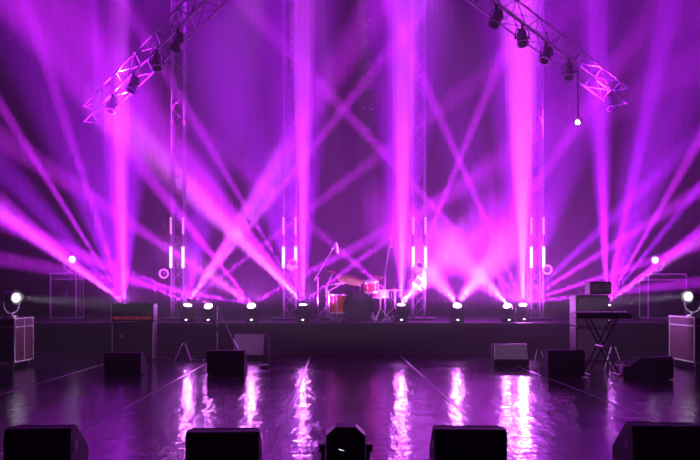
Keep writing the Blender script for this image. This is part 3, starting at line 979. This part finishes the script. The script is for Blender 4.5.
# ------------------------------------------------------------------ stands
def boom_stand(label, base, height, boom_from, boom_to, mic=True, group=None, leg=0.28, cat='microphone stand'):
    base = Vector(base)
    root = thing('boom_stand', label, cat, base, 0, group)
    top = Vector((0, 0, height))
    part('pole', lambda bm: (tube(bm, (0, 0, 0.08), (0, 0, height * 0.6), 0.013, 8), tube(bm, (0, 0, height * 0.6), top, 0.009, 8)), 'chrome', root)
    for k in range(3):
        a = k * 2 * PI / 3 + 0.4
        part('leg', lambda bm: tube(bm, (0, 0, 0.10), (leg * math.cos(a), leg * math.sin(a), 0.010), 0.009, 8), 'black_steel', root)
    part('clutch', lambda bm: (tube(bm, (0, 0, height * 0.6 - 0.03), (0, 0, height * 0.6 + 0.04), 0.018, 10), tube(bm, top - Vector((0, 0.02, 0)), top + Vector((0, 0.02, 0)), 0.022, 10)), 'black_plastic', root)
    a, b = Vector(boom_from) - base, Vector(boom_to) - base
    part('boom', lambda bm: tube(bm, a, b, 0.008, 8), 'chrome', root)
    if mic:
        d = (b - a).normalized()
        dn = Vector((d.x * 0.3, -0.25, -1)).normalized() if mic == 'down' else d
        m = part('microphone', lambda bm: (tube(bm, b, b + dn * 0.17, 0.022, 12, 0.026), tube(bm, b + dn * 0.17, b + dn * 0.23, 0.032, 12, 0.028)), 'chrome', root, True)
    return root


p = at(217, 350, 15.2)
p.z = 0
boom_stand('thin microphone boom stand beside the tilted combo amp', p, 1.08, at(217, 306, 15.2) + Vector((-0.05, 0, 0.1)), at(233, 340, 15.1), True)


def guitar_stand(label, loc, rz=0, h=0.36, group=None):
    root = thing('guitar_stand', label, 'guitar stand', loc, rz, group)
    part('front_leg', lambda bm: path(bm, [(-0.16, -0.02, 0.008), (-0.03, 0.08, h - 0.02), (0.03, 0.08, h - 0.02), (0.16, -0.02, 0.008)], 0.011), 'chrome', root)
    part('rear_leg', lambda bm: tube(bm, (0, 0.09, h - 0.02), (0, 0.28, 0.008), 0.011, 8), 'black_steel', root)
    part('neck_hook', lambda bm: path(bm, [(-0.03, 0.07, h), (-0.02, 0.08, h - 0.02), (0.02, 0.08, h - 0.02), (0.03, 0.07, h)], 0.009), 'rubber', root)
    for s in (-1, 1):
        part('support_arm', lambda bm: path(bm, [(s * 0.10, 0.02, h * 0.4), (s * 0.10, -0.08, h * 0.36), (s * 0.10, -0.10, h * 0.45)], 0.009), 'rubber', root)
    return root


guitar_stand('small folding guitar stand on the floor between guitar amp and boom stand', (px_x(183, 15.6), 15.6, 0))
guitar_stand('small folding guitar stand half hidden between grey monitor and black monitor', (px_x(541, 14.0), 14.0, 0), 0.3, 0.36)
guitar_stand('small folding guitar stand beside the keyboard stand and purple box', (px_x(614, 13.8), 13.8, 0), -0.2, 0.42)

# ------------------------------------------------------------------ keyboard on X stand
KY = 12.9
kx = px_x(604, KY)
kz = 0.915
ks = thing('keyboard_stand', 'black X-shaped folding stand carrying the keyboard', 'stand', (kx, KY, 0))
for s in (-1, 1):
    part('cross_leg', lambda bm: [tube(bm, (-s * 0.24, y + 0.012 * s, 0.025), (s * 0.21, y + 0.012 * s, kz - 0.02), 0.014, 8) for y in (0.02, 0.30)], 'black_steel', ks)
    part('foot_bar', lambda bm: tube(bm, (s * 0.24, -0.10, 0.018), (s * 0.24, 0.40, 0.018), 0.017, 8), 'black_steel', ks)
    part('support_bar', lambda bm: tube(bm, (s * 0.21, -0.02, kz - 0.016), (s * 0.21, 0.34, kz - 0.016), 0.015, 8), 'rubber', ks)
part('pivot_bolt', lambda bm: tube(bm, (-0.015, -0.02, 0.47), (-0.015, 0.34, 0.47), 0.016, 10), 'chrome', ks)
kb = thing('keyboard', 'slim black electronic keyboard lying on the X stand', 'keyboard', (kx, KY, kz))
part('body', lambda bm: box(bm, (0, 0.16, 0.05), (0.90, 0.32, 0.09), bevel=0.01), 'black_plastic', kb)
# the keys face the player upstage
wk = mesh('white_key', lambda bm: box(bm, (0, 0, 0), (0.0215, 0.13, 0.012), bevel=0.002))
bk = mesh('black_key', lambda bm: box(bm, (0, 0, 0), (0.011, 0.08, 0.012), bevel=0.002))
for i in range(36):
    put('white_key', wk, 'key_white', kb, (-0.41 + i * 0.0235, 0.245, 0.099))
    if i % 7 not in (2, 6):
        put('black_key', bk, 'key_black', kb, (-0.41 + (i + 0.5) * 0.0235, 0.225, 0.110))
part('foot', lambda bm: [box(bm, (s * 0.21, 0.16, 0.003), (0.05, 0.2, 0.006)) for s in (-1, 1)], 'rubber', kb)
bxp = thing('small_box_amp', 'small purple box amp on the floor beside the keyboard stand', 'amplifier', (px_x(629.5, 12.8), 12.8, 0))
part('shell', lambda bm: box(bm, (0, 0.09, 0.085), (0.20, 0.18, 0.16), bevel=0.01), 'purple_case', bxp)
part('grille', lambda bm: box(bm, (0, -0.002, 0.075), (0.16, 0.01, 0.10), bevel=0.003), 'dark_grille', bxp)
part('handle', lambda bm: path(bm, [(-0.05, 0.09, 0.16), (-0.04, 0.09, 0.185), (0.04, 0.09, 0.185), (0.05, 0.09, 0.16)], 0.008), 'black_plastic', bxp)
part('foot', lambda bm: [box(bm, (s * 0.07, y, 0.003), (0.03, 0.03, 0.006)) for s in (-1, 1) for y in (0.03, 0.15)], 'rubber', bxp)
di = thing('pedal_box', 'small pale metal pedal box on the floor beside the combo amp', 'pedal', (px_x(264, 14.2), 14.2, 0), 0.2)
part('case', lambda bm: box(bm, (0, 0, 0.035), (0.16, 0.11, 0.06), bevel=0.008), 'aluminium', di)
part('footswitch', lambda bm: tube(bm, (0.03, 0, 0.065), (0.03, 0, 0.085), 0.014, 10), 'chrome', di)
part('knob', lambda bm: [tube(bm, (x, 0.025, 0.065), (x, 0.025, 0.08), 0.012, 10) for x in (-0.05, -0.015)], 'black_plastic', di)
part('foot', lambda bm: box(bm, (0, 0, 0.003), (0.13, 0.09, 0.006)), 'rubber', di)

# ------------------------------------------------------------------ drum kit
DY, DZ = 18.0, RISER_Z
dx = px_x(358, DY)


def shell(bm, r, a, b, seg=28):
    tube(bm, a, b, r, seg)


def hoop(bm, r, z, matrix, t=0.018):
    lathe(bm, [(r - 0.012, z - t), (r + 0.012, z - t), (r + 0.012, z + t), (r - 0.012, z + t), (r - 0.012, z - t)], 28, matrix)


def drum(name, label, centre, axis, r, depth, lugs=6, front='drum_head_white', wrap='drum_wrap', legs=None, hoop_mat='chrome'):
    centre = Vector(centre)
    axis = Vector(axis).normalized()
    root = thing(name, label, 'drum', centre)
    R = axis.to_track_quat('Z', 'Y').to_matrix().to_4x4()
    part('shell', lambda bm: lathe(bm, [(r, -depth / 2), (r, depth / 2)], 28, R), wrap, root, True)
    for s in (-1, 1):
        part('drum_head', lambda bm: lathe(bm, [(0, s * depth / 2 + s * 0.004), (r * 0.99, s * depth / 2 + s * 0.002), (r * 0.99, s * (depth / 2 - 0.01))], 28, R), front, root, True)
        part('hoop', lambda bm: hoop(bm, r + 0.006, s * depth / 2, R), hoop_mat, root)
    for k in range(lugs):
        a = 2 * PI * k / lugs + 0.3
        v = Vector((math.cos(a), math.sin(a), 0)) * (r + 0.012)
        p0, p1 = (R @ (v + Vector((0, 0, -depth / 2)))), (R @ (v + Vector((0, 0, depth / 2))))
        part('lug', lambda bm: (tube(bm, p0, p1, 0.005, 6), tube(bm, p0.lerp(p1, 0.4), p0.lerp(p1, 0.6), 0.012, 8)), 'chrome', root)
    if legs:
        for (v, h) in legs:
            part('leg', lambda bm: (tube(bm, Vector(v) + Vector((0, 0, 0.15)), Vector(v) + Vector((0, 0, h)), 0.009, 8),
                                    tube(bm, Vector(v) + Vector((0, 0, h)), Vector(v) + Vector((0, 0, h + 0.03)), 0.014, 8)), 'chrome', root)
    return root


br = 0.32
bd = drum('bass_drum', 'large bass drum with black front head on the riser', (dx, DY, DZ + br + 0.025), (0, -1, 0), br, 0.42, 8, 'drum_head_black', hoop_mat='black_plastic')
for s in (-1, 1):
    part('spur', lambda bm: tube(bm, (s * 0.29, -0.12, -0.12), (s * 0.42, -0.20, -br - 0.017), 0.010, 8), 'chrome', bd)
tom_mount = part('tom_mount', lambda bm: (tube(bm, (0.05, 0.0, br), (0.05, 0.0, br + 0.26), 0.013, 8), tube(bm, (0.05, 0, br + 0.24), (0.14, -0.0, br + 0.28), 0.010, 8)), 'chrome', bd)
ftx = px_x(340, DY)
fr = 0.19
legs = [(Vector((math.cos(a), math.sin(a), 0)) * (fr + 0.025), -0.335) for a in (0.4, 2.5, 4.6)]
legs = [((v.x, v.y, 0.0), -0.40) for v, _ in legs]
drum('floor_tom', 'orange-red sparkle floor tom with chrome hoops beside bass drum', (px_x(340, DY) - 0.04, DY - 0.05, DZ + 0.40), (0, 0, 1), fr, 0.40, 6, legs=legs)
drum('rack_tom', 'orange-red rack tom mounted over the bass drum', (dx + 0.30, DY - 0.02, DZ + 0.80), (-0.1, -0.25, 1), 0.15, 0.22, 6)
sn = drum('snare_drum', 'shallow chrome snare drum on its stand behind the bass drum', (px_x(381, DY), DY + 0.25, DZ + 0.62), (0, 0.05, 1), 0.18, 0.14, 8, wrap='chrome')
for k in range(3):
    a = k * 2 * PI / 3
    part('stand_leg', lambda bm: tube(bm, (0, 0, -0.32), (0.24 * math.cos(a), 0.24 * math.sin(a), -0.613), 0.009, 8), 'chrome', sn)
part('stand_pole', lambda bm: tube(bm, (0, 0, -0.36), (0, 0, -0.075), 0.012, 8), 'chrome', sn)


def cymbal(label, base, top, r, normal, name='cymbal_stand', pair=False, group=None):
    base, top = Vector(base), Vector(top)
    root = thing(name, label, 'cymbal', base, 0, group)
    t = top - base
    k = Vector((0, 0, max(0.35, t.z * 0.72)))
    part('pole', lambda bm: (tube(bm, (0, 0, 0.10), k, 0.013, 8), tube(bm, k, t, 0.009, 8)), 'chrome', root)
    for i in range(3):
        a = i * 2 * PI / 3 + 0.9
        v = Vector((math.cos(a), math.sin(a), 0))
        part('leg', lambda bm: (tube(bm, (0, 0, 0.34), v * 0.14 + Vector((0, 0, 0.20)), 0.008, 6), tube(bm, (0, 0, 0.14), v * 0.28 + Vector((0, 0, 0.012)), 0.009, 6), tube(bm, v * 0.14 + Vector((0, 0, 0.20)), v * 0.28 + Vector((0, 0, 0.012)), 0.009, 6)), 'chrome', root)
    R = Matrix.Translation(t) @ Vector(normal).normalized().to_track_quat('Z', 'Y').to_matrix().to_4x4()
    prof = [(0.0, 0.03), (0.03, 0.027), (r * 0.2, 0.01), (r * 0.6, -0.002), (r, -0.018), (r, -0.020), (r * 0.6, -0.004), (r * 0.2, 0.008), (0.0, 0.026)]
    part('cymbal', lambda bm: lathe(bm, prof, 32, R), 'cymbal_bronze', root, True)
    if pair:
        R2 = Matrix.Translation(t - Vector((0, 0, 0.04))) @ Matrix.Rotation(PI, 4, 'X')
        part('cymbal', lambda bm: lathe(bm, prof, 32, R2), 'cymbal_bronze', root, True)
        part('pedal', lambda bm: box(bm, (0, -0.12, 0.04), (0.08, 0.26, 0.015), Matrix.Rotation(math.radians(12), 3, 'X')), 'black_steel', root)
    part('wing_nut', lambda bm: tube(bm, t + Vector((0, 0, 0.02)), t + Vector((0, 0, 0.06)), 0.012, 8), 'black_plastic', root)
    return root


def on_deck(px, d):
    return Vector((px_x(px, d), d, DZ))


cymbal('large bronze ride cymbal tilted over the floor tom on a chrome stand', on_deck(329, DY + 0.1), at(350, 279, DY - 0.1), 0.30, (0.22, -0.42, 1), name='cymbal_stand')
cymbal('bronze crash cymbal with upturned edge on the outermost drum stand', on_deck(327, DY + 0.75), at(333, 272, DY + 0.4), 0.22, (0.35, -0.05, 1))
cymbal('small bronze splash cymbal above the rack tom', on_deck(369, DY + 0.62), at(377, 277, DY + 0.3), 0.18, (-0.12, -0.2, 1))
cymbal('pair of hi-hat cymbals on a chrome stand beside the snare', on_deck(395, DY + 0.1), at(395, 289, DY + 0.1), 0.18, (0, 0, 1), 'hi_hat', True)
th = thing('drum_throne', 'round black drummer stool behind the bass drum', 'stool', (dx + 0.02, DY + 1.35, DZ))
part('seat', lambda bm: lathe(bm, [(0, 0.47), (0.15, 0.47), (0.165, 0.49), (0.165, 0.53), (0.14, 0.555), (0, 0.56)], 20), 'black_tolex', th, True)
part('post', lambda bm: tube(bm, (0, 0, 0.1), (0, 0, 0.475), 0.016, 10), 'chrome', th)
for k in range(3):
    a = k * 2 * PI / 3
    part('leg', lambda bm: tube(bm, (0, 0, 0.22), (0.24 * math.cos(a), 0.24 * math.sin(a), 0.01), 0.011, 8), 'chrome', th)
b1 = on_deck(318, DY)
boom_stand('tall boom stand with overhead microphone on the floor tom side', b1, at(318, 276, DY).z - DZ, at(318, 276, DY) + Vector((-0.08, 0, -0.1)), at(336, 243, DY - 0.1), 'down', 'overhead drum microphones')
b2 = on_deck(385, DY + 1.1)
boom_stand('tall boom stand with overhead microphone on the hi-hat side', b2, at(384, 272, DY + 0.95).z - DZ, b2 + Vector((0, 0, at(384, 272, DY + 0.95).z - DZ - 0.04)), at(391, 238, DY + 0.2), 'down', 'overhead drum microphones')
b3 = on_deck(326, DY - 0.42)
boom_stand('short boom stand with microphone aimed at the floor tom', b3, 0.82, b3 + Vector((-0.05, 0, 0.80)), at(336, 284, DY - 0.25), True)

# ------------------------------------------------------------------ cables and cable ramps on the riser
def cable(label, pts, r=0.012, z=0.012):
    out = []
    n = len(pts)
    for i in range(n - 1):
        a = Vector(pts[i])
        b = Vector(pts[i + 1])
        for k in range(6):
            t = k / 6
            t2 = t * t * (3 - 2 * t)
            out.append((a.x + (b.x - a.x) * t, a.y + (b.y - a.y) * t2, z))
    out.append((pts[-1][0], pts[-1][1], z))
    o = part('stage_cable', lambda bm: path(bm, out, r, 6), 'cable_black', None, True)
    tag(o, label, 'cable')
    return o


cable('black cable snaking along the floor from the guitar amp to the boom stand', [(ax + 0.5, 16.3), (ax + 0.9, 15.7), (ax + 1.4, 15.9), (px_x(205, 15.4), 15.3)])
cable('black cable snaking along the floor from the bass stack to the keyboard stand', [(bx + 0.42, 15.7), (bx + 0.5, 14.9), (bx + 0.15, 14.2), (bx + 0.3, 13.6)])
